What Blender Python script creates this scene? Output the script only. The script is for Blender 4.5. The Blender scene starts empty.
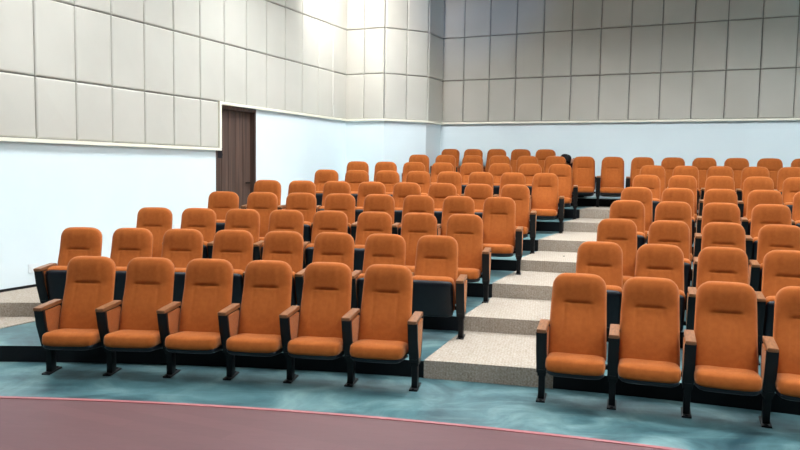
import bpy, bmesh, math, random
from mathutils import Vector, Matrix
random.seed(7)
SC = bpy.context.scene
COL = SC.collection
pi = math.pi
sin, cos = math.sin, math.cos

# ------------------------------------------------------------------ layout
CX, CY = -3.041, -10.247                      # centre of the seating arcs (on the stage)
ROWR = [16.854, 18.122, 19.355, 20.567, 21.798, 23.464, 24.629, 25.925]
ROWZ = [0.0, 0.154, 0.310, 0.481, 0.630, 0.804, 0.972, 1.144, 1.305]
OFF = 0.28                                    # backrest top sits this far behind the leg
RISE = 0.03
D = Vector((0.41554, 0.90958))                # hall axis, stage to back wall
B = Vector((0.90958, -0.41554))               # across the hall, left to right
NL, NR = -7.852, 10.8                         # left and right walls across the hall
DB = 15.862                                   # back wall along the hall
DF = -5.0
CEIL = 6.15
C0 = Vector((-1.26, 16.16)); C2 = Vector((-0.387, 15.76)); C4 = Vector((0.55, 16.26)); C5 = Vector((0.92, 17.02))

def nd(n, d):
    return B * n + D * d
def polar(R, a):
    return Vector((CX + R * sin(a), CY + R * cos(a)))

# ------------------------------------------------------------------ materials
def srgb(r, g, b):
    f = lambda c: (c / 255 / 12.92) if c / 255 <= 0.04045 else ((c / 255 + 0.055) / 1.055) ** 2.4
    return (f(r), f(g), f(b), 1)

def mat(name, col, rough=0.6, metal=0.0, col2=None, scale=8, detail=3, stretch=(1, 1, 1), lo=0.35, hi=0.65,
        bump=0.0, bscale=60, spec=0.5, sheen=0.0, bstretch=(1, 1, 1)):
    m = bpy.data.materials.new(name); m.use_nodes = True
    nt = m.node_tree; b = nt.nodes['Principled BSDF']
    b.inputs['Base Color'].default_value = col
    b.inputs['Roughness'].default_value = rough
    b.inputs['Metallic'].default_value = metal
    b.inputs['Specular IOR Level'].default_value = spec
    if sheen:
        b.inputs['Sheen Weight'].default_value = sheen
        b.inputs['Sheen Roughness'].default_value = 0.4
        b.inputs['Sheen Tint'].default_value = (1, 0.75, 0.5, 1)
    tc = nt.nodes.new('ShaderNodeTexCoord')
    if col2 is not None:
        mp = nt.nodes.new('ShaderNodeMapping'); mp.inputs['Scale'].default_value = stretch
        nz = nt.nodes.new('ShaderNodeTexNoise'); nz.inputs['Scale'].default_value = scale; nz.inputs['Detail'].default_value = detail
        rp = nt.nodes.new('ShaderNodeValToRGB')
        rp.color_ramp.elements[0].position = lo; rp.color_ramp.elements[0].color = col
        rp.color_ramp.elements[1].position = hi; rp.color_ramp.elements[1].color = col2
        nt.links.new(tc.outputs['Object'], mp.inputs[0]); nt.links.new(mp.outputs[0], nz.inputs[0])
        nt.links.new(nz.outputs[0], rp.inputs[0]); nt.links.new(rp.outputs[0], b.inputs['Base Color'])
    if bump:
        mp = nt.nodes.new('ShaderNodeMapping'); mp.inputs['Scale'].default_value = bstretch
        nz = nt.nodes.new('ShaderNodeTexNoise'); nz.inputs['Scale'].default_value = bscale; nz.inputs['Detail'].default_value = 2
        bp = nt.nodes.new('ShaderNodeBump'); bp.inputs['Strength'].default_value = bump; bp.inputs['Distance'].default_value = 0.01
        nt.links.new(tc.outputs['Object'], mp.inputs[0]); nt.links.new(mp.outputs[0], nz.inputs[0])
        nt.links.new(nz.outputs[0], bp.inputs['Height']); nt.links.new(bp.outputs[0], b.inputs['Normal'])
    return m

M = {}
M['fabric'] = mat('orange_fabric', srgb(153, 80, 32), 0.9, col2=srgb(162, 87, 36), scale=25, bump=0.25, bscale=350, spec=0.15, sheen=0.25)
M['black'] = mat('black_plastic', srgb(9, 12, 20), 0.45, col2=srgb(13, 17, 26), scale=12, spec=0.35)
M['blackmetal'] = mat('black_powder_coated_steel', srgb(8, 9, 13), 0.45, col2=srgb(12, 13, 17), scale=20, spec=0.3)
M['wood'] = mat('armrest_wood', srgb(116, 72, 42), 0.38, col2=srgb(150, 100, 64), scale=14, stretch=(6, 1, 6))
M['white'] = mat('white_wall_paint', srgb(222, 234, 238), 0.8, col2=srgb(225, 237, 241), scale=1.2, spec=0.2)
M['panel'] = mat('beige_wall_upholstery', srgb(191, 187, 177), 0.85, col2=srgb(198, 194, 184), scale=0.8, bump=0.15, bscale=200, spec=0.2)
M['panel_dim'] = mat('beige_upholstery_dimmed', srgb(178, 173, 163), 0.85, col2=srgb(188, 183, 173), scale=0.7, bump=0.15, bscale=200, spec=0.2)  # same upholstery, the back wall's weaker light put into its colour
M['groove'] = mat('dark_joint', srgb(95, 92, 88), 0.9, col2=srgb(110, 106, 100), scale=3)
M['cream'] = mat('cream_trim', srgb(238, 234, 216), 0.45, col2=srgb(243, 239, 223), scale=3)
M['ceil'] = mat('ceiling_white', srgb(225, 228, 230), 0.9, col2=srgb(230, 233, 235), scale=2)
M['riser'] = mat('black_riser_paint', srgb(9, 11, 16), 0.6, col2=srgb(13, 16, 22), scale=5, spec=0.25)
M['stageface'] = mat('dark_stage_front', srgb(60, 38, 36), 0.5, col2=srgb(74, 46, 43), scale=5)
M['nosing'] = mat('pink_stage_nosing', srgb(150, 84, 88), 0.4, col2=srgb(160, 92, 95), scale=4)
M['bounce_cut'] = mat('dark_bounce_cut', srgb(66, 34, 36), 0.9, col2=srgb(50, 26, 28), scale=3, stretch=(4, 4, .2))  # made-up dark colour for the unseen front wall, lowers frontal bounce
M['louvre'] = mat('grey_lamp_housing', srgb(120, 122, 125), 0.6, col2=srgb(128, 130, 133), scale=5)
M['plate'] = mat('white_plastic', srgb(225, 232, 235), 0.35, col2=srgb(229, 236, 239), scale=10)
M['skin'] = mat('skin', srgb(176, 122, 95), 0.55, col2=srgb(184, 130, 102), scale=12)
M['hair'] = mat('black_hair', srgb(9, 8, 10), 0.7, col2=srgb(16, 14, 16), scale=60, stretch=(1, 1, .2), spec=.2)
M['maroon'] = mat('dark_maroon_cloth', srgb(74, 26, 28), 0.85, col2=srgb(88, 32, 33), scale=14)
M['darkcloth'] = mat('dark_trousers', srgb(30, 32, 42), 0.85, col2=srgb(38, 40, 50), scale=14)

def floor_mat():
    m = bpy.data.materials.new('blue_green_floor_paint'); m.use_nodes = True
    nt = m.node_tree; b = nt.nodes['Principled BSDF']; N = nt.nodes.new; Lk = nt.links.new
    tc = N('ShaderNodeTexCoord')
    n1 = N('ShaderNodeTexNoise'); n1.inputs['Scale'].default_value = 1.7; n1.inputs['Detail'].default_value = 7; n1.inputs['Roughness'].default_value = 0.65; n1.inputs['Distortion'].default_value = 0.8
    Lk(tc.outputs['Object'], n1.inputs[0])
    r1 = N('ShaderNodeValToRGB')
    e = r1.color_ramp.elements
    e[0].position = .33; e[0].color = srgb(36, 64, 72); e[1].position = .68; e[1].color = srgb(116, 146, 146)
    x = r1.color_ramp.elements.new(.5); x.color = srgb(72, 106, 111)
    Lk(n1.outputs[0], r1.inputs[0])
    # long pale scuffs
    mp = N('ShaderNodeMapping'); mp.inputs['Rotation'].default_value = (0, 0, .5); mp.inputs['Scale'].default_value = (1, 9, 1)
    Lk(tc.outputs['Object'], mp.inputs[0])
    n2 = N('ShaderNodeTexNoise'); n2.inputs['Scale'].default_value = 1.3; n2.inputs['Detail'].default_value = 5; n2.inputs['Distortion'].default_value = 1.5
    Lk(mp.outputs[0], n2.inputs[0])
    r2 = N('ShaderNodeValToRGB'); r2.color_ramp.elements[0].position = .56; r2.color_ramp.elements[1].position = .72
    Lk(n2.outputs[0], r2.inputs[0])
    mx = N('ShaderNodeMix'); mx.data_type = 'RGBA'; mx.inputs['B'].default_value = srgb(142, 170, 168)
    ml = N('ShaderNodeMath'); ml.operation = 'MULTIPLY'; ml.inputs[1].default_value = .2
    Lk(r2.outputs[0], ml.inputs[0]); Lk(ml.outputs[0], mx.inputs['Factor'])
    Lk(r1.outputs[0], mx.inputs['A']); Lk(mx.outputs['Result'], b.inputs['Base Color'])
    rr = N('ShaderNodeMapRange'); rr.inputs['To Min'].default_value = .3; rr.inputs['To Max'].default_value = .5
    Lk(n1.outputs[0], rr.inputs[0]); Lk(rr.outputs[0], b.inputs['Roughness'])
    return m
M['floor'] = floor_mat()

def stage_mat():
    m = bpy.data.materials.new('purple_brown_stage_boards'); m.use_nodes = True
    nt = m.node_tree; b = nt.nodes['Principled BSDF']; N = nt.nodes.new; Lk = nt.links.new
    tc = N('ShaderNodeTexCoord')
    mp = N('ShaderNodeMapping'); mp.inputs['Rotation'].default_value = (0, 0, .43)
    Lk(tc.outputs['Object'], mp.inputs[0])
    br = N('ShaderNodeTexBrick'); br.inputs['Scale'].default_value = 1.0
    br.inputs['Brick Width'].default_value = 1.3; br.inputs['Row Height'].default_value = .12; br.inputs['Mortar Size'].default_value = .0015
    br.inputs['Color1'].default_value = srgb(100, 64, 67); br.inputs['Color2'].default_value = srgb(93, 59, 62)
    br.inputs['Mortar'].default_value = srgb(88, 56, 58)
    Lk(mp.outputs[0], br.inputs[0])
    mp2 = N('ShaderNodeMapping'); mp2.inputs['Rotation'].default_value = (0, 0, .43); mp2.inputs['Scale'].default_value = (1.2, 14, 1)
    Lk(tc.outputs['Object'], mp2.inputs[0])
    nz = N('ShaderNodeTexNoise'); nz.inputs['Scale'].default_value = 3; nz.inputs['Detail'].default_value = 4
    Lk(mp2.outputs[0], nz.inputs[0])
    mx = N('ShaderNodeMix'); mx.data_type = 'RGBA'; mx.blend_type = 'MULTIPLY'; mx.inputs['Factor'].default_value = .25
    Lk(br.outputs['Color'], mx.inputs['A']); Lk(nz.outputs[0], mx.inputs['B']); Lk(mx.outputs['Result'], b.inputs['Base Color'])
    b.inputs['Roughness'].default_value = .45
    b.inputs['Specular IOR Level'].default_value = .35
    return m
M['stage'] = stage_mat()

def carpet_mat():
    m = bpy.data.materials.new('beige_ribbed_carpet'); m.use_nodes = True
    nt = m.node_tree; b = nt.nodes['Principled BSDF']; N = nt.nodes.new; Lk = nt.links.new
    tc = N('ShaderNodeTexCoord')
    n1 = N('ShaderNodeTexNoise'); n1.inputs['Scale'].default_value = 70; n1.inputs['Detail'].default_value = 2
    Lk(tc.outputs['Object'], n1.inputs[0])
    wv = N('ShaderNodeTexWave'); wv.inputs['Scale'].default_value = 11; wv.inputs['Distortion'].default_value = 1.0
    wv.wave_type = 'BANDS'; wv.bands_direction = 'X'; wv.inputs['Detail Scale'].default_value = 6
    mp = N('ShaderNodeMapping'); mp.inputs['Rotation'].default_value = (0, 0, .2)
    Lk(tc.outputs['Object'], mp.inputs[0]); Lk(mp.outputs[0], wv.inputs[0])
    ad = N('ShaderNodeMath'); ad.operation = 'MULTIPLY_ADD'; ad.inputs[1].default_value = .07
    Lk(wv.outputs['Fac'], ad.inputs[0]); Lk(n1.outputs[0], ad.inputs[2])
    rp = N('ShaderNodeValToRGB'); e = rp.color_ramp.elements
    e[0].position = .3; e[0].color = srgb(142, 127, 112); e[1].position = .8; e[1].color = srgb(182, 172, 160)
    Lk(ad.outputs[0], rp.inputs[0]); Lk(rp.outputs[0], b.inputs['Base Color'])
    bp = N('ShaderNodeBump'); bp.inputs['Strength'].default_value = .5; bp.inputs['Distance'].default_value = .01
    Lk(ad.outputs[0], bp.inputs['Height']); Lk(bp.outputs[0], b.inputs['Normal'])
    b.inputs['Roughness'].default_value = .95; b.inputs['Specular IOR Level'].default_value = .1
    return m
M['carpet'] = carpet_mat()

def door_mat():
    m = bpy.data.materials.new('dark_brown_door_wood'); m.use_nodes = True
    nt = m.node_tree; b = nt.nodes['Principled BSDF']; N = nt.nodes.new; Lk = nt.links.new
    tc = N('ShaderNodeTexCoord')
    mp = N('ShaderNodeMapping'); mp.inputs['Scale'].default_value = (9, 9, .35)
    Lk(tc.outputs['Object'], mp.inputs[0])
    nz = N('ShaderNodeTexNoise'); nz.inputs['Scale'].default_value = 2.2; nz.inputs['Detail'].default_value = 6
    Lk(mp.outputs[0], nz.inputs[0])
    rp = N('ShaderNodeValToRGB'); e = rp.color_ramp.elements
    e[0].position = .36; e[0].color = srgb(62, 47, 41); e[1].position = .66; e[1].color = srgb(96, 74, 64)
    Lk(nz.outputs[0], rp.inputs[0]); Lk(rp.outputs[0], b.inputs['Base Color'])
    b.inputs['Roughness'].default_value = .5
    return m
M['door'] = door_mat()

def lamp_mat(s):
    m = bpy.data.materials.new('lamp_diffuser'); m.use_nodes = True
    b = m.node_tree.nodes['Principled BSDF']
    b.inputs['Base Color'].default_value = (.9, .9, .9, 1)
    b.inputs['Emission Color'].default_value = (.93, .98, 1, 1)
    b.inputs['Emission Strength'].default_value = s
    return m
M['lamp'] = lamp_mat(98)

# ------------------------------------------------------------------ helpers
def mesh_obj(name, bm, m, parent=None, smooth=False):
    me = bpy.data.meshes.new(name)
    bmesh.ops.recalc_face_normals(bm, faces=bm.faces)
    bm.to_mesh(me); bm.free()
    for mm in (m if isinstance(m, (list, tuple)) else [m]):
        me.materials.append(mm)
    if smooth:
        for p in me.polygons: p.use_smooth = True
    o = bpy.data.objects.new(name, me); COL.objects.link(o)
    if parent: o.parent = parent
    return o

def struct(o):
    o['kind'] = 'structure'; return o

def tag(o, label, cat, group=None):
    o['label'] = label; o['category'] = cat
    if group: o['group'] = group
    return o

def empty(name, loc=(0, 0, 0), rz=0):
    o = bpy.data.objects.new(name, None); COL.objects.link(o)
    o.location = loc; o.rotation_euler = (0, 0, rz); o.empty_display_size = .1
    return o

def add_prism(bm, pts, z0, z1, side_mat=None, top_mat=None):
    """extrude a plan polygon from z0 to z1"""
    lo = [bm.verts.new((p[0], p[1], z0)) for p in pts]
    hi = [bm.verts.new((p[0], p[1], z1)) for p in pts]
    n = len(pts); fs = []
    for i in range(n):
        f = bm.faces.new((lo[i], lo[(i + 1) % n], hi[(i + 1) % n], hi[i])); fs.append(f)
        if side_mat is not None: f.material_index = side_mat
    t = bm.faces.new(hi); b = bm.faces.new(list(reversed(lo)))
    if top_mat is not None: t.material_index = top_mat
    return fs, t, b

def add_box(bm, x0, x1, y0, y1, z0, z1, bev=0):
    b2 = bmesh.new()
    add_prism(b2, [(x0, y0), (x1, y0), (x1, y1), (x0, y1)], z0, z1)
    if bev:
        bmesh.ops.bevel(b2, geom=list(b2.edges), offset=bev, segments=2, affect='EDGES', profile=.6)
    me = bpy.data.meshes.new('t'); b2.to_mesh(me); b2.free(); bm.from_mesh(me); bpy.data.meshes.remove(me)

def clip(poly, a, bx, c):
    """keep a*x+b*y<=c"""
    out = []
    for i in range(len(poly)):
        p, q = poly[i], poly[(i + 1) % len(poly)]
        fp, fq = a * p[0] + bx * p[1] - c, a * q[0] + bx * q[1] - c
        if fp <= 0: out.append(Vector(p))
        if (fp < 0 < fq) or (fq < 0 < fp):
            t = fp / (fp - fq); out.append(Vector(p) + (Vector(q) - Vector(p)) * t)
    return out

def clip_room(poly):
    poly = clip(poly, -B.x, -B.y, -NL)
    poly = clip(poly, B.x, B.y, NR)
    poly = clip(poly, D.x, D.y, DB)
    poly = clip(poly, -D.x, -D.y, -DF)
    return poly

def ring(r0, r1, a0, a1, n=60):
    inn = [polar(r0, a0 + (a1 - a0) * i / n) for i in range(n + 1)]
    out = [polar(r1, a0 + (a1 - a0) * i / n) for i in range(n, -1, -1)]
    return inn + out

# ------------------------------------------------------------------ room shell
bm = bmesh.new()
add_prism(bm, [nd(NL, DF), nd(NR, DF), nd(NR, DB), nd(NL, DB)], -0.12, 0.0)
struct(mesh_obj('floor', bm, M['floor']))

A0, A1 = -0.35, 1.15
def tier(r0, r1, z):
    bm = bmesh.new()
    pts = clip_room(ring(r0, r1, A0, A1, 90))
    add_prism(bm, pts, 0.001, z, 1, 0)
    return struct(mesh_obj('floor', bm, [M['floor'], M['riser']]))
for k in range(1, 8):
    tier(ROWR[k - 1] + RISE, ROWR[k] + RISE - .0005, ROWZ[k])
tier(ROWR[7] + RISE, 34.0, ROWZ[8])

# stage with nosing
SR = 14.97
bm = bmesh.new()
pts = clip_room(ring(0.5, SR - .035, -1.0, 1.9, 120))
add_prism(bm, pts, 0.001, .30, 1, 0)
struct(mesh_obj('floor', bm, [M['stage'], M['stageface']]))
bm = bmesh.new()
pts = ring(SR - .034, SR, -.36, 1.2, 100)
n = 101
pts = clip_room(pts)
add_prism(bm, pts, .262, .304)
struct(mesh_obj('trim_1', bm, M['nosing']))

def wall_box(name, p, q, z0, z1, inward, m, thick=.15, parent=None):
    """wall between plan points p,q; inward = unit normal into the room; solid grows outward"""
    bm = bmesh.new()
    o = inward * -thick
    add_prism(bm, [p, q, q + o, p + o], z0, z1)
    return mesh_obj(name, bm, m, parent)

def padded(bm, p, q, z0, z1, inward, depth=.045, gap=.006, soft=.022):
    """one upholstered wall pad between p,q"""
    t = (q - p); Lh = t.length; t = t.normalized()
    rings = [(gap, 0.004), (gap, depth * .55), (gap + soft * .35, depth * .86), (gap + soft, depth)]
    prev = None
    for ins, dep in rings:
        vs = []
        for (s, z) in ((ins, z0 + ins), (Lh - ins, z0 + ins), (Lh - ins, z1 - ins), (ins, z1 - ins)):
            w = p + t * s + inward * dep
            vs.append(bm.verts.new((w.x, w.y, z)))
        if prev:
            for i in range(4):
                bm.faces.new((prev[i], prev[(i + 1) % 4], vs[(i + 1) % 4], vs[i]))
        prev = vs
    # slightly domed face
    c = [Vector(v.co) for v in prev]
    mid = bm.verts.new(sum(c, Vector()) / 4 + Vector((inward.x, inward.y, 0)) * .006)
    for i in range(4):
        bm.faces.new((prev[i], prev[(i + 1) % 4], mid))

ZP = [2.16, 2.925, 3.90, 4.87, 5.84]
DOOR0, DOOR1, DTOP = 9.72, 10.85, 2.885
# left wall: white wall in pieces around the door opening
wl = bmesh.new()
def seg(bm, n0, d0, d1, z0, z1, th=.15):
    add_prism(bm, [nd(n0, d0), nd(n0, d1), nd(n0 - th, d1), nd(n0 - th, d0)], z0, z1)
seg(wl, NL, DF, DOOR0, -.12, CEIL)
seg(wl, NL, DOOR1, 14.19, -.12, CEIL)
seg(wl, NL, DOOR0, DOOR1, DTOP, CEIL)
wall_left = struct(mesh_obj('wall_left', wl, M['white']))

bm = bmesh.new()
add_prism(bm, [nd(NL + .001, -3), nd(NL + .001, DOOR0), nd(NL + .006, DOOR0), nd(NL + .006, -3)], ZP[0], CEIL - .2)
add_prism(bm, [nd(NL + .001, DOOR0 + .001), nd(NL + .001, 14.14), nd(NL + .006, 14.14), nd(NL + .006, DOOR0 + .001)], ZP[1], CEIL - .2)
mesh_obj('joint_backing', bm, M['groove'], wall_left)
bm = bmesh.new()
xs = [14.145 - .6063 * i for i in range(0, 29)]
for i in range(28):
    a, b_ = xs[i + 1], xs[i]
    for r in range(4):
        if r == 0:
            if a >= 9.6: continue
            if b_ > 9.75: b_ = 9.75
        padded(bm, nd(NL, a), nd(NL, b_), ZP[r], ZP[r + 1], B)
        b_ = xs[i]
mesh_obj('padded_panels', bm, M['panel'], wall_left)

# column / chamfered pier between the left wall and the back wall
def nrm(p, q):
    t = (q - p).normalized(); return Vector((t.y, -t.x))
pier = bmesh.new()
back = [C0, C2, C4, C5, C5 + D * .15, C0 + D * .6 - B * .25, nd(NL - .02, 14.19)]
add_prism(pier, back, -.12, CEIL)
wall_pier = struct(mesh_obj('wall_pier', pier, M['white']))
bm = bmesh.new(); bk = bmesh.new()
for p, q, cnt in ((C0, C2, 2), (C2, C4, 2), (C4, C5, 1)):
    nn = nrm(p, q)
    for i in range(cnt):
        a = p.lerp(q, i / cnt); b_ = p.lerp(q, (i + 1) / cnt)
        for r in range(1, 4):
            padded(bm, a, b_, ZP[r], ZP[r + 1], nn)
    add_prism(bk, [p + nn * .001, q + nn * .001, q + nn * .006, p + nn * .006], ZP[1], CEIL - .2)
mesh_obj('padded_panels', bm, M['panel'], wall_pier)
mesh_obj('joint_backing', bk, M['groove'], wall_pier)

# back wall
c5b = C5.dot(B)
wall_back = struct(wall_box('wall_back', nd(c5b - .1, DB), nd(NR + .15, DB), -.12, CEIL, -D, M['white']))
bm = bmesh.new()
bs = [c5b, -5.679] + [-5.679 + .611 * i for i in range(1, 28)]
for i in range(len(bs) - 1):
    if bs[i + 1] > NR: break
    for r in range(1, 4):
        z0 = ZP[r] if r > 1 else 2.945
        padded(bm, nd(bs[i], DB), nd(bs[i + 1], DB), z0, ZP[r + 1], -D)
mesh_obj('padded_panels', bm, M['panel_dim'], wall_back)
bm = bmesh.new()
add_prism(bm, [nd(c5b, DB - .001), nd(NR, DB - .001), nd(NR, DB - .006), nd(c5b, DB - .006)], 2.945, CEIL - .2)
mesh_obj('joint_backing', bm, M['groove'], wall_back)

struct(wall_box('wall_right', nd(NR, DF), nd(NR, DB), -.12, CEIL, -B, M['white']))
struct(wall_box('wall_front', nd(NL, DF), nd(NR, DF), -.12, CEIL, D, M['bounce_cut']))  # out of view, darkened to send less light back at the seats
bm = bmesh.new()
add_prism(bm, [nd(NL - .15, DF - .15), nd(NR + .15, DF - .15), nd(NR + .15, DB + .15), nd(NL - .15, DB + .15)], CEIL, CEIL + .12)
struct(mesh_obj('ceiling', bm, M['ceil']))

# cream trim under the panels (two runs on the left wall, pier, back wall)
def trim_run(name, pts, z0, z1, depth=.062):
    bm = bmesh.new()
    for i in range(len(pts) - 1):
        p, q = pts[i], pts[i + 1]; nn = nrm(p, q)
        # extend slightly for mitres
        t = (q - p).normalized()
        a = p if i == 0 else p
        add_prism(bm, [a, q, q + nn * depth, a + nn * depth], z0, z1)
    return struct(mesh_obj(name, bm, M['cream']))
trim_run('trim_2', [nd(NL, -3), nd(NL, 9.80)], 2.115, 2.16)
trim_run('trim_3', [nd(NL, 9.752), nd(NL, 9.80)], 2.16, 2.935, .066)
bm = bmesh.new()
run = [nd(NL, 9.801), C0 + B * .0, C2, C4, C5]
for i in range(4):
    p, q = run[i], run[i + 1]; nn = nrm(p, q)
    n0 = nrm(run[i - 1], p) if i > 0 else nn
    n1 = nrm(q, run[i + 2]) if i < 3 else nn
    def mit(pt, na, nb):
        h = (na + nb); h = h.normalized(); return pt + h * (.062 / max(.3, h.dot(na)))
    add_prism(bm, [p, q, mit(q, nn, n1) if i < 3 else q + nn * .062, mit(p, n0, nn) if i > 0 else p + nn * .062], 2.888, 2.933)
struct(mesh_obj('trim_4', bm, M['cream']))
bm = bmesh.new()
add_prism(bm, [nd(c5b, DB), nd(NR, DB), nd(NR, DB - .062), nd(c5b, DB - .062)], 2.902, 2.945)
struct(mesh_obj('trim_5', bm, M['cream']))
# black skirting beside the side steps
bm = bmesh.new()
seg(bm, NL + .022, 3.5, 8.6, .26, .35, .021)
struct(mesh_obj('baseboard_left', bm, M['blackmetal']))

# door in the left wall
door = struct(empty('door_1', (*nd(NL, DOOR0), .63)))
bm = bmesh.new()
seg(bm, NL - .10, DOOR0 + .06, DOOR1 - .05, .64, DTOP - .06, .045)
# plank joints: raised boards
for i in range(5):
    w = (DOOR1 - DOOR0 - .13) / 5
    seg(bm, NL - .092, DOOR0 + .065 + i * w, DOOR0 + .055 + (i + 1) * w, .66, DTOP - .08, .012)
leaf = mesh_obj('door_leaf', bm, M['door'], door); 
bm = bmesh.new()
seg(bm, NL - .001, DOOR0 + .001, DOOR0 + .055, .63, DTOP - .002, .145)
seg(bm, NL - .001, DOOR1 - .045, DOOR1 - .001, .63, DTOP - .002, .145)
seg(bm, NL - .001, DOOR0 + .055, DOOR1 - .045, DTOP - .06, DTOP - .002, .145)
frame = mesh_obj('door_frame', bm, M['door'], door)
bm = bmesh.new()
seg(bm, NL - .0, DOOR0 + .05, DOOR0 + .17, 1.99, 2.11, .09)
seg(bm, NL - .015, DOOR0 + .17, DOOR0 + .20, 2.03, 2.07, .06)
clo = mesh_obj('door_closer', bm, M['black'], door)
bm = bmesh.new()
seg(bm, NL - .05, DOOR1 - .22, DOOR1 - .10, 1.55, 1.57, .02)
seg(bm, NL - .05, DOOR1 - .12, DOOR1 - .10, 1.55, 1.57, .045)
hd = mesh_obj('door_handle', bm, M['blackmetal'], door)
for o in (leaf, frame, clo, hd):
    o.matrix_parent_inverse = Matrix.Translation(-Vector((*nd(NL, DOOR0), .63)))

# socket plates on the left wall
for dd, zz, lab in ((6.20, .555, 'white socket plate on the white wall beside the second row end chair'),
                    (8.775, .884, 'small white socket plate on the white wall left of the brown door')):
    o = empty('socket_plate', (*nd(NL + .001, dd), zz)); tag(o, lab, 'socket')
    o.rotation_euler = (0, 0, math.atan2(D.y, D.x))
    bm = bmesh.new(); add_box(bm, -.075, .075, -.010, 0, -.055, .055, .003)
    mesh_obj('cover', bm, M['plate'], o)
    for s in (-.032, .032):
        bm = bmesh.new(); add_box(bm, s - .02, s + .02, -.013, -.009, -.022, .022, .002)
        mesh_obj('socket_face', bm, M['plate'], o)

# ------------------------------------------------------------------ carpets on the steps
def carpet(name, label, region, r_end_tier):
    bm = bmesh.new()
    for k in range(1, r_end_tier + 1):
        r0, r1 = ROWR[k - 1] + RISE, ROWR[k] + RISE
        # tread
        for (ra, rb, z0, z1) in ((r0 - .010, r1 - .010, ROWZ[k] + .0005, ROWZ[k] + .010),
                                 (r0 - .010, r0 - .0005, ROWZ[k - 1] + (.0105 if k > 1 else .001), ROWZ[k] + .0005)):
            pts = region(ra, rb)
            if len(pts) >= 3:
                pts = [p for i, p in enumerate(pts) if (p - pts[i - 1]).length > 1e-5]
                add_prism(bm, pts, z0, z1)
    o = mesh_obj(name, bm, M['carpet'])
    tag(o, label, 'carpet')
    return o
def reg_center(ra, rb):
    aL = lambda r: .195 + (r - 16.85) * .0088
    aR = lambda r: .262 + (r - 16.85) * .0060
    n = 8
    return [polar(ra, aL(ra) + (aR(ra) - aL(ra)) * i / n) for i in range(n + 1)] + \
           [polar(rb, aR(rb) + (aL(rb) - aR(rb)) * i / n) for i in range(n + 1)]
def reg_left(ra, rb):
    p = ring(ra, rb, -.35, .3, 90)
    p = clip(p, -B.x, -B.y, -(NL + .001))
    p = clip(p, B.x, B.y, -6.76)
    p = clip(p, D.x, D.y, 14.1)
    return p
carpet('stair_carpet', 'pale beige carpet covering the steps of the central aisle between the seat blocks', reg_center, 7)
carpet('stair_carpet', 'pale beige carpet on the side steps along the left white wall', reg_left, 6)

# small dark speck of unknown kind on the aisle step
bm = bmesh.new()
bmesh.ops.create_cone(bm, cap_ends=True, segments=20, radius1=.016, radius2=.013, depth=.007)
bmesh.ops.bevel(bm, geom=[e for e in bm.edges if abs(e.verts[0].co.z - e.verts[1].co.z) < 1e-5], offset=.0015, segments=2, affect='EDGES')
o = mesh_obj('dark_speck', bm, M['black']); o.location = (2.367, 10.29, .630 + .0138)
tag(o, 'tiny dark speck lying on a pale step of the central aisle', 'debris')

# ------------------------------------------------------------------ chair
def sstep(a, b, x):
    t = max(0, min(1, (x - a) / (b - a))); return t * t * (3 - 2 * t)

BH = .715; BZ0 = .325
TILT = math.atan2(.215, .68)
def back_half(v):
    w = .238 - .022 * v
    rc = .12
    h = v * BH
    if h > BH - rc:
        t = (h - (BH - rc)) / rc
        w -= rc * (1 - math.sqrt(max(0, 1 - t ** 2.3)) ) * .92
    if h < .03:
        t = 1 - h / .03
        w -= .03 * (1 - math.sqrt(max(0, 1 - t * t)))
    return w

def back_shape(nu, vs, yfun):
    """closed slab; yfun(u,v) -> (front, rear)"""
    bm = bmesh.new(); F = []; R = []
    for v in vs:
        w = back_half(v); rf = []; rr = []
        for i in range(nu + 1):
            u = -1 + 2 * i / nu
            u = math.copysign(abs(u) ** .85, u)
            f, r = yfun(u, v)
            h = v * BH
            rf.append((u * w, f, h)); rr.append((u * w, r, h))
        F.append([bm.verts.new(c) for c in rf]); R.append([bm.verts.new(c) for c in rr])
    nv = len(vs)
    for j in range(nv - 1):
        for i in range(nu):
            bm.faces.new((F[j][i], F[j][i + 1], F[j + 1][i + 1], F[j + 1][i]))
            bm.faces.new((R[j][i], R[j + 1][i], R[j + 1][i + 1], R[j][i + 1]))
        bm.faces.new((F[j][0], F[j + 1][0], R[j + 1][0], R[j][0]))
        bm.faces.new((F[j][nu], R[j][nu], R[j + 1][nu], F[j + 1][nu]))
    for i in range(nu):
        bm.faces.new((F[0][i], R[0][i], R[0][i + 1], F[0][i + 1]))
        bm.faces.new((F[-1][i], F[-1][i + 1], R[-1][i + 1], R[-1][i]))
    return bm

def back_xf(bm):
    # lean back about the bottom edge, then lift to the seat
    bmesh.ops.rotate(bm, verts=bm.verts, cent=(0, 0, 0), matrix=Matrix.Rotation(-TILT, 3, 'X'))
    bmesh.ops.translate(bm, verts=bm.verts, vec=(0, .085, BZ0))

def cushion_y(u, v):
    h = v * BH
    eu = (1 - abs(u) ** 7) ** .5
    top = (BH - h)
    ev = min(1, math.sqrt(max(0, 1 - (1 - min(1, top / .05)) ** 2)))
    eb = min(1, math.sqrt(max(0, 1 - (1 - min(1, h / .04)) ** 2)))
    e = eu * (.12 + .88 * ev) * (.2 + .8 * eb)
    y = -.062 * e
    # headrest roll swelling above the crease
    cu = 1 - sstep(.36, .60, abs(u))
    hr = sstep(.64, .685, v) * (1 - .35 * sstep(.86, 1.0, v)) * cu
    hr2 = sstep(.60, .90, v)
    y -= (.009 * hr + .040 * hr2) * e * (1 - .3 * abs(u) ** 3)
    # crease, centre only
    y += .012 * math.exp(-((v - .645) / .012) ** 2) * cu
    # faint vertical seams below the crease
    if v < .64:
        y += .005 * math.exp(-((abs(u) - .47) / .035) ** 2) * sstep(.15, .3, v)
    # lumbar swell
    y -= .014 * math.exp(-((v - .28) / .2) ** 2) * e
    return y, 0.0
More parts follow.
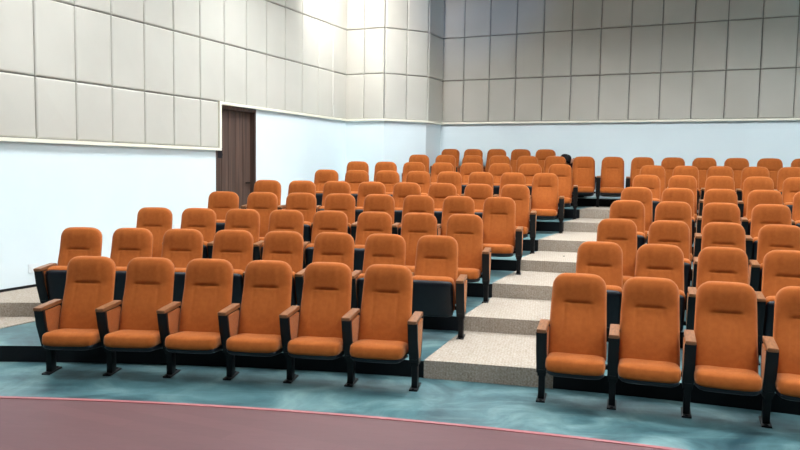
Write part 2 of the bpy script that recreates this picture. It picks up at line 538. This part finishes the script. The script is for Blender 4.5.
vs = sorted(set([0, .01, .025, .045, .07, .11, .16, .22, .3, .38, .46, .54, .58, .605, .62, .635, .645, .655, .67, .685, .705, .735, .765, .79, .82, .85, .875, .9, .92, .94, .955, .97, .98, .988, .995, 1.0]))
def make_back():
    bm = back_shape(34, vs, cushion_y); back_xf(bm); return bm
def make_shell():
    def f(u, v):
        e = (1 - abs(u) ** 6) ** .5
        return .001, .006 + .022 * e * min(1, math.sqrt(max(0, 1 - (1 - min(1, (1 - v) * BH / .04)) ** 2)) + .15)
    bm = back_shape(14, [0, .03, .08, .2, .4, .6, .8, .88, .93, .97, .99, 1.0], f)
    bmesh.ops.scale(bm, vec=(1.003, 1, 1.0), verts=bm.verts)
    back_xf(bm); return bm

SEATP = Vector((0, -.02, .335))     # tip-up hinge
def superbox(a, b, c, px, pz, nu=40, nv=14, fn=None):
    """rounded cushion: plan half sizes a,b with squircle exponent px, half height c"""
    bm = bmesh.new(); rows = []
    for j in range(nv + 1):
        ph = -pi / 2 + pi * j / nv
        cz = math.copysign(abs(sin(ph)) ** (2 / pz), sin(ph)); cr = abs(cos(ph)) ** (2 / pz)
        row = []
        for i in range(nu):
            th = 2 * pi * i / nu
            x = math.copysign(abs(cos(th)) ** (2 / px), cos(th)) * a * cr
            y = math.copysign(abs(sin(th)) ** (2 / px), sin(th)) * b * cr
            p = Vector((x, y, cz * c))
            if fn: p = fn(p)
            row.append(p)
        rows.append(row)
    bot = bm.verts.new(sum(rows[0], Vector()) / nu); top = bm.verts.new(sum(rows[-1], Vector()) / nu)
    V = [[bm.verts.new(p) for p in r] for r in rows[1:-1]]
    for j in range(len(V) - 1):
        for i in range(nu):
            bm.faces.new((V[j][i], V[j][(i + 1) % nu], V[j + 1][(i + 1) % nu], V[j + 1][i]))
    for i in range(nu):
        bm.faces.new((bot, V[0][(i + 1) % nu], V[0][i])); bm.faces.new((top, V[-1][i], V[-1][(i + 1) % nu]))
    return bm

def make_seat():
    # local frame: hinge at origin; centre of the cushion a little in front
    def fn(p):
        q = p.copy()
        fr = sstep(.02, -.25, q.y)
        q.z += -.012 * fr * (1 if q.z > 0 else .4)          # waterfall front edge
        q.z -= .010 * (1 - (q.x / .24) ** 2) * (1 if q.z > 0 else .6)    # dished middle
        if q.z < 0: q.z -= .018 * fr
        return q
    bm = superbox(.229, .205, .068, 7, 3.6, 48, 16, fn)
    bmesh.ops.translate(bm, verts=bm.verts, vec=(0, -.055, .004))
    bmesh.ops.rotate(bm, verts=bm.verts, cent=(0, 0, 0), matrix=Matrix.Rotation(-math.radians(8), 3, 'X'))
    return bm
def make_pan():
    def fn(p):
        q = p.copy()
        if q.z < 0:
            q.x *= 1 - .14 * min(1, -q.z / .03)
            q.y *= 1 - .06 * min(1, -q.z / .03)
        return q
    bm = superbox(.222, .20, .034, 8, 4, 40, 10, fn)
    bmesh.ops.translate(bm, verts=bm.verts, vec=(0, -.045, -.074))
    bmesh.ops.rotate(bm, verts=bm.verts, cent=(0, 0, 0), matrix=Matrix.Rotation(-math.radians(8), 3, 'X'))
    return bm

SX = .28
def profile_slab(bm, pts, x0, x1, bev=.004):
    b2 = bmesh.new()
    lo = [b2.verts.new((x0, y, z)) for y, z in pts]; hi = [b2.verts.new((x1, y, z)) for y, z in pts]
    n = len(pts)
    for i in range(n): b2.faces.new((lo[i], lo[(i + 1) % n], hi[(i + 1) % n], hi[i]))
    b2.faces.new(hi); b2.faces.new(list(reversed(lo)))
    bmesh.ops.recalc_face_normals(b2, faces=b2.faces)
    if bev: bmesh.ops.bevel(b2, geom=list(b2.edges), offset=bev, segments=2, affect='EDGES')
    me = bpy.data.meshes.new('t'); b2.to_mesh(me); b2.free(); bm.from_mesh(me); bpy.data.meshes.remove(me)

def make_leg():
    bm = bmesh.new()
    # tapering upright frame: front post sweeping back down to the pedestal
    profile_slab(bm, [(-.205, .598), (-.165, .598), (-.135, .45), (-.06, .275), (.035, .275), (.09, .42), (.12, .598), (.15, .598),
                      (.12, .40), (.06, .235), (-.08, .235), (-.170, .45)], -.041, .041, .004)
    profile_slab(bm, [(-.19, .592), (.14, .592), (.10, .41), (.045, .25), (-.06, .25), (-.10, .27), (-.160, .45)], -.026, .026, 0)
    add_box(bm, -.025, .025, -.045, .045, .012, .245, .004)
    add_box(bm, -.034, .034, -.06, .055, .205, .24, .004)
    add_box(bm, -.036, .036, -.105, .125, .0, .014, .003)     # foot plate
    for yy in (-.085, .105):
        add_box(bm, -.012, .012, yy - .012, yy + .012, .012, .022, .003)
    return bm
def make_side():
    bm = bmesh.new()
    pts = [(-.182, .585), (.132, .585), (.10, .42), (.035, .27), (-.08, .265), (-.150, .45)]
    profile_slab(bm, pts, -.040, -.022, .006)
    profile_slab(bm, pts, .022, .040, .006)
    return bm
def make_arm():
    bm = bmesh.new()
    pts = [(-.222, .594), (-.226, .622), (-.1, .628), (.155, .632), (.162, .600), (.15, .596)]
    profile_slab(bm, pts, -.037, .037, .004)
    return bm

def auto_smooth(o, ang=40):
    for p in o.data.polygons: p.use_smooth = True
    bm = bmesh.new(); bm.from_mesh(o.data)
    for e in bm.edges:
        if len(e.link_faces) == 2 and e.calc_face_angle(0) > math.radians(ang): e.smooth = False
    bm.to_mesh(o.data); bm.free()

def add_stand(root, x):
    lg = mesh_obj('leg', make_leg(), M['blackmetal'], root); auto_smooth(lg)
    sd = mesh_obj('side_panel', make_side(), M['fabric'], lg); auto_smooth(sd)
    am = mesh_obj('armrest', make_arm(), M['wood'], lg); auto_smooth(am)
    lg.location = (x, 0, 0)
    return lg

def make_chair(kind):
    root = empty('auditorium_chair')
    bk = mesh_obj('backrest', make_back(), M['fabric'], root, True)
    mesh_obj('back_shell', make_shell(), M['black'], bk, True)
    st = mesh_obj('seat', make_seat(), M['fabric'], root, True)
    mesh_obj('seat_pan', make_pan(), M['black'], st, True)
    st.location = SEATP
    if kind == 'up':
        st.rotation_euler = (-math.radians(66), 0, 0); st.location = SEATP + Vector((0, .0, .050))
    bm = bmesh.new()
    add_box(bm, -.255, .255, .045, .085, .275, .315, .005)      # beam that carries the hinge
    add_box(bm, -.215, -.175, .085, .13, .28, .42, .004)
    add_box(bm, .175, .215, .085, .13, .28, .42, .004)
    mesh_obj('hinge_beam', bm, M['blackmetal'], root)
    add_stand(root, -SX + .015)
    return root

def kids(o):
    return [c for c in ALL if c.parent is o]
PROTO = {k: make_chair(k) for k in ('down', 'up')}
ALL = list(COL.objects)
TREE = {}
for k, r in PROTO.items():
    TREE[r.name] = [(c, kids(c)) for c in kids(r)]
used = set()

def dup(root):
    r = root.copy(); COL.objects.link(r)
    made = []
    for c, gs in TREE[root.name]:
        cc = c.copy(); COL.objects.link(cc); cc.parent = r; made.append(cc)
        for g in gs:
            gg = g.copy(); COL.objects.link(gg); gg.parent = cc; made.append(gg)
    return r, made

LEGSRC = {k: [(c, gs) for c, gs in TREE[r.name] if c.name.startswith('leg')][0] for k, r in PROTO.items()}
def place(kind, loc, rz, label, group, last=False, pitch=.56):
    src = PROTO[kind]
    if kind in used:
        r, made = dup(src)
    else:
        r = src; used.add(kind)
    r.location = loc; r.rotation_euler = (0, 0, rz)
    tag(r, label, 'chair', group)
    if last:
        c, gs = LEGSRC[kind]
        cc = c.copy(); COL.objects.link(cc); cc.parent = r; cc.location = (SX + .015, 0, 0)
        for g in gs:
            gg = g.copy(); COL.objects.link(gg); gg.parent = cc
    return r

ORD = ['first', 'second', 'third', 'fourth', 'fifth', 'sixth', 'seventh', 'eighth', 'ninth', 'tenth', 'eleventh', 'twelfth', 'thirteenth', 'fourteenth']
LA = [0.0121, -0.0245, -0.0032, 0.0250, 0.0420, 0.0721, 0.0890, 0.1326]
LN = [6, 8, 8, 8, 8, 8, 8, 14]
RA = [0.2736, 0.2821, 0.2909, 0.2968, 0.3029, 0.3102, 0.3150]
RN = [4, 4, 4, 5, 5, 5, 5]
LP = [.552, .558, .56, .56, .56, .56, .56]
# seats of the left block that are let down; the others are tipped up
DOWN_L = {0: set(range(6)), 1: set(), 2: {0, 2, 6, 7}, 3: {1, 4, 6, 7}, 4: {1, 7}, 5: {7}, 6: {0, 7}, 7: set(range(14))}
DOWN_R = {0: set(range(4)), 1: set(), 2: {0, 2}, 3: {1, 2}, 4: {0, 2}, 5: {1, 3}, 6: {0, 2}}
# front-row spacing as measured per row gives small local turns; nothing random
ROWNAME = ['front', 'second', 'third', 'fourth', 'fifth', 'sixth', 'seventh']
for k in range(7):
    n = LN[k]
    for i in range(n):
        R = ROWR[k]; a = LA[k] + i * LP[k] / R
        p = polar(R - OFF, a)
        kind = 'down' if i in DOWN_L[k] else 'up'
        fa = n - 1 - i
        if k == 0:
            lab = 'orange auditorium chair, seat let down, %s from the central aisle in left block front row' % ORD[fa]
        elif k == 1:
            lab = 'orange auditorium chair, seat tipped up, %s from the central aisle in left block second row' % ORD[fa]
        elif fa == 0:
            lab = 'orange auditorium chair with lowered seat beside the central aisle, left block, %s row' % ROWNAME[k]
        else:
            lab = 'orange auditorium chair, %s from the central aisle in left block, %s row' % (ORD[fa], ROWNAME[k])
        place(kind, (p.x, p.y, ROWZ[k]), -a, lab, 'orange chairs in the left block', i == n - 1)
    n = RN[k]
    for i in range(n):
        R = ROWR[k]; a = RA[k] + i * .5643 / R
        p = polar(R - OFF, a)
        kind = 'down' if i in DOWN_R[k] else 'up'
        if k == 0:
            lab = 'orange auditorium chair, seat let down, %s from the central aisle in right block front row' % ORD[i]
        else:
            lab = 'orange auditorium chair, %s from the central aisle in right block, %s row' % (ORD[i], ROWNAME[k])
        place(kind, (p.x, p.y, ROWZ[k]), -a, lab, 'orange chairs in the right block', i == n - 1)
for i in range(14):
    R = ROWR[7]; a = LA[7] + i * .5702 / R
    p = polar(R - OFF, a)
    place('down', (p.x, p.y, ROWZ[7]), -a, 'orange auditorium chair, %s from the left in the long row crossing above the aisle' % ORD[i],
          'orange chairs in the long eighth row', i == 13)
for i in range(5):
    t = .38 + i * .5485
    q = C5 - D * .30 + B * t - D * OFF
    place('down', (q.x, q.y, ROWZ[8]), -math.atan2(D.x, D.y), 'orange auditorium chair, %s from the left in the short last row by the back wall' % ORD[i],
          'orange chairs in the short last row', i == 4)
for k_, r in PROTO.items():
    assert k_ in used

# ------------------------------------------------------------------ person sitting on the floor at the back
def skinned(name, joints, edges, m, parent=None, sub=2):
    me = bpy.data.meshes.new(name)
    names = list(joints)
    me.from_pydata([joints[n][0] for n in names], [(names.index(a), names.index(b)) for a, b in edges], [])
    o = bpy.data.objects.new(name, me); COL.objects.link(o)
    sk = o.modifiers.new('skin', 'SKIN'); sk.use_smooth_shade = True
    ly = me.skin_vertices[0] if me.skin_vertices else None
    if ly is None:
        bm = bmesh.new(); bm.from_mesh(me); bm.verts.layers.skin.verify(); bm.to_mesh(me); bm.free(); ly = me.skin_vertices[0]
    for i, n in enumerate(names):
        r = joints[n][1]; r = r if isinstance(r, tuple) else (r, r)
        ly.data[i].radius = r; ly.data[i].use_root = (i == 0)
    s = o.modifiers.new('sub', 'SUBSURF'); s.levels = sub; s.render_levels = sub
    me.materials.append(m)
    if parent: o.parent = parent
    return o
# local frame: +X the way the person faces (to the left along the wall), z up from the floor
HC = Vector((.28, 0, .775)); HF = Vector((cos(1.05), 0, -sin(1.05))); HU = Vector((sin(1.05), 0, cos(1.05)))
def hp(f_, y, u_): return tuple(HC + HF * f_ + HU * u_ + Vector((0, y, 0)))
J = {'pelvis': ((-.22, 0, .36), .13), 'waist': ((-.17, 0, .50), .115), 'chest': ((-.04, 0, .67), (.13, .14)), 'collar': ((.09, 0, .765), .085),
     'neck': ((.175, 0, .775), .052), 'jaw': (hp(.015, 0, -.06), .062), 'skull': (hp(0, 0, 0.01), .084), 'crown': (hp(-.01, 0, .05), .068)}
E_ = [('pelvis', 'waist'), ('waist', 'chest'), ('chest', 'collar'), ('collar', 'neck'), ('neck', 'jaw'), ('jaw', 'skull'), ('skull', 'crown')]
for s, t in ((1, 'l'), (-1, 'r')):
    J.update({'sh' + t: ((.06, s * .17, .745), .058), 'el' + t: ((.19, s * .235, .53), .042), 'wr' + t: ((.27, s * .17, .33), .028), 'pa' + t: ((.28, s * .155, .27), (.034, .020)),
              'hip' + t: ((-.20, s * .09, .33), .088), 'kn' + t: ((.13, s * .14, .47), .056), 'an' + t: ((-.10, s * .11, .09), .036), 'to' + t: ((.08, s * .12, .035), .030)})
    E_ += [('collar', 'sh' + t), ('sh' + t, 'el' + t), ('el' + t, 'wr' + t), ('wr' + t, 'pa' + t), ('pelvis', 'hip' + t), ('hip' + t, 'kn' + t), ('kn' + t, 'an' + t), ('an' + t, 'to' + t)]
    for q, (dy, ln) in enumerate(((-.028, .062), (-.009, .075), (.010, .070), (.027, .055))):
        y = s * .155 + dy
        J['f%d%s' % (q, t)] = ((.292, y, .235), .009); J['g%d%s' % (q, t)] = ((.302, y * 1.02, .235 - ln * .6), .0085); J['h%d%s' % (q, t)] = ((.296, y * 1.02, .235 - ln), .007)
        E_ += [('pa' + t, 'f%d%s' % (q, t)), ('f%d%s' % (q, t), 'g%d%s' % (q, t)), ('g%d%s' % (q, t), 'h%d%s' % (q, t))]
    J['th' + t] = ((.32, s * .155 - s * .035, .245), .010); E_.append(('pa' + t, 'th' + t))
per = empty('person', (0, 0, 0))
under = {'pelvis', 'waist', 'chest', 'collar', 'shl', 'shr', 'hipl', 'hipr'}
def shrink(r_, f_): return tuple(v * f_ for v in r_) if isinstance(r_, tuple) else r_ * f_
body = skinned('body', {k: (v[0], shrink(v[1], .72 if k in under else 1)) for k, v in J.items()}, E_, M['skin'], per)
# clothes: slightly larger skins over the torso, arms and legs
def sub_j(keys, grow): return {k: (J[k][0], tuple(v + grow for v in J[k][1]) if isinstance(J[k][1], tuple) else J[k][1] + grow) for k in keys}
shirt = skinned('shirt', {'a': ((-.21, 0, .37), (.13, .16)), 'b': ((-.16, 0, .51), (.125, .155)), 'c': ((-.06, 0, .645), (.125, .17)), 'd': ((.04, 0, .72), (.11, .16)), 'e': ((.12, 0, .755), (.085, .085)), 'f': ((.165, 0, .77), (.066, .066))},
                [('a', 'b'), ('b', 'c'), ('c', 'd'), ('d', 'e'), ('e', 'f')], M['maroon'], per, 3)
for s_, t in ((1, 'l'), (-1, 'r')):
    skinned('sleeve', {'a': ((.02, s_ * .07, .70), .085), 'b': ((.06, s_ * .17, .735), .076), 'c': (J['el' + t][0], .056), 'd': (J['wr' + t][0], .040)},
            [('a', 'b'), ('b', 'c'), ('c', 'd')], M['maroon'], shirt, 3)
lk = ['pelvis', 'hipl', 'knl', 'anl', 'hipr', 'knr', 'anr']
skinned('trousers', sub_j(lk, .014), [e for e in E_ if e[0] in lk and e[1] in lk], M['darkcloth'], per)
for s in (1, -1):
    skinned('shoe', {'a': ((-.12, s * .11, .05), .044), 'b': ((0, s * .115, .042), .040), 'c': ((.11, s * .12, .038), .034)}, [('a', 'b'), ('b', 'c')], M['black'], per)
def hair_fn(p):
    q = p.copy(); q += Vector((.006 * sin(30 * p.z), .006 * sin(40 * p.x), 0)); return q
bm = superbox(.118, .102, .125, 2.2, 2.1, 32, 16, hair_fn)
for v in bm.verts:
    if v.co.x > .04 and v.co.z < .03: v.co.x = .04 + (v.co.x - .04) * .2
bmesh.ops.rotate(bm, verts=bm.verts, cent=(0, 0, 0), matrix=Matrix.Rotation(1.05, 3, 'Y'))
bmesh.ops.translate(bm, verts=bm.verts, vec=hp(-.02, 0, .012))
mesh_obj('hair', bm, M['hair'], per, True)
def blob(name, a, b, c_, at, m):
    bm = superbox(a, b, c_, 2, 2, 12, 8)
    bmesh.ops.rotate(bm, verts=bm.verts, cent=(0, 0, 0), matrix=Matrix.Rotation(1.05, 3, 'Y'))
    bmesh.ops.translate(bm, verts=bm.verts, vec=at)
    return mesh_obj(name, bm, m, per, True)
for s in (1, -1):
    blob('eye', .008, .012, .008, hp(.082, s * .032, -.01), M['hair'])
    blob('ear', .018, .010, .03, hp(0, s * .088, -.02), M['skin'])
blob('nose', .018, .012, .022, hp(.095, 0, -.035), M['skin'])
blob('mouth', .008, .022, .005, hp(.072, 0, -.07), M['maroon'])
per.location = (3.74, 15.22, ROWZ[8]); per.rotation_euler = (0, 0, math.radians(183))
tag(per, 'person with black hair and dark maroon top crouching low behind the long row', 'person')

# ------------------------------------------------------------------ ceiling lights
def ceiling_light(n, d, w=1.2, l=.6, note=''):
    p = nd(n, d)
    o = empty('ceiling_light', (p.x, p.y, CEIL - .02), math.atan2(B.y, B.x))
    tag(o, note, 'lamp', 'ceiling light panels')
    bm = bmesh.new()
    for (x0, x1, y0, y1) in ((-w / 2 - .03, -w / 2, -l / 2 - .03, l / 2 + .03), (w / 2, w / 2 + .03, -l / 2 - .03, l / 2 + .03),
                             (-w / 2, w / 2, -l / 2 - .03, -l / 2), (-w / 2, w / 2, l / 2, l / 2 + .03)):
        add_box(bm, x0, x1, y0, y1, -.24, .019)  # sides made deep to keep lamp light off the upper walls
    mesh_obj('frame', bm, M['louvre'], o)
    bm = bmesh.new(); add_box(bm, -w / 2, w / 2, -l / 2, l / 2, -.03, .018)
    mesh_obj('diffuser', bm, M['lamp'], o)
LN_ = ['over the stage', 'over the front rows', 'over the middle rows', 'over the back rows']
LC_ = ['beside the left wall', 'left of centre', 'right of centre', 'beside the right wall']
for j, d in enumerate((2.8, 6.3, 9.8, 13.0)):
    for i, n in enumerate((-5.8, -1.2, 3.2, 7.8)):
        if j == 3 and i == 0: n, d = -5.0, 12.2
        ceiling_light(n, d, note='white rectangular ceiling light %s, %s' % (LN_[j], LC_[i]))
def spot(name, loc, target, power, size, blend, rad, col=(1, 1, 1)):
    L = bpy.data.lights.new(name, 'SPOT'); L.energy = power; L.spot_size = size; L.spot_blend = blend; L.shadow_soft_size = rad; L.color = col
    o = bpy.data.objects.new(name, L); COL.objects.link(o); o.location = loc
    o.rotation_euler = (Vector(target) - Vector(loc)).to_track_quat('-Z', 'Y').to_euler()
    return o
spot('wall_spotlight', (-.9, 13.6, 5.9), (-1.1, 16.0, 4.9), 480, 1.9, 1.0, .12)

spot('blue_tint_light', (*nd(0, 5.0), 5.9), (*nd(-5.5, DB), 6.0), 1500, .36, 1.0, .05, (.15, .42, 1))  # added blue light without a known fixture, tints the upper back wall
# world: dim neutral (room is closed)
w = bpy.data.worlds.new('world'); SC.world = w; w.use_nodes = True
w.node_tree.nodes['Background'].inputs[0].default_value = (.8, .9, 1, 1); w.node_tree.nodes['Background'].inputs[1].default_value = .3

# ------------------------------------------------------------------ camera
th, ro, H, f = .0790, -.0156, 1.8697, 719.84
c, s = cos(th), sin(th); cr, sr = cos(ro), sin(ro)
X = Vector((cr, -sr * s, -sr * c)); Y = Vector((sr, cr * s, cr * c)); Z = Vector((0, -c, s))
cam = bpy.data.cameras.new('camera'); co = bpy.data.objects.new('camera', cam); COL.objects.link(co)
co.matrix_world = Matrix(((X.x, Y.x, Z.x, 0), (X.y, Y.y, Z.y, 0), (X.z, Y.z, Z.z, H), (0, 0, 0, 1)))
cam.sensor_width = 36; cam.lens = f / 800 * 36; cam.clip_start = .05
SC.camera = co
SC.view_settings.view_transform = 'Standard'; SC.view_settings.look = 'None'; SC.view_settings.gamma = 1
SC.view_settings.use_curve_mapping = False
SC.view_settings.exposure = 0.0
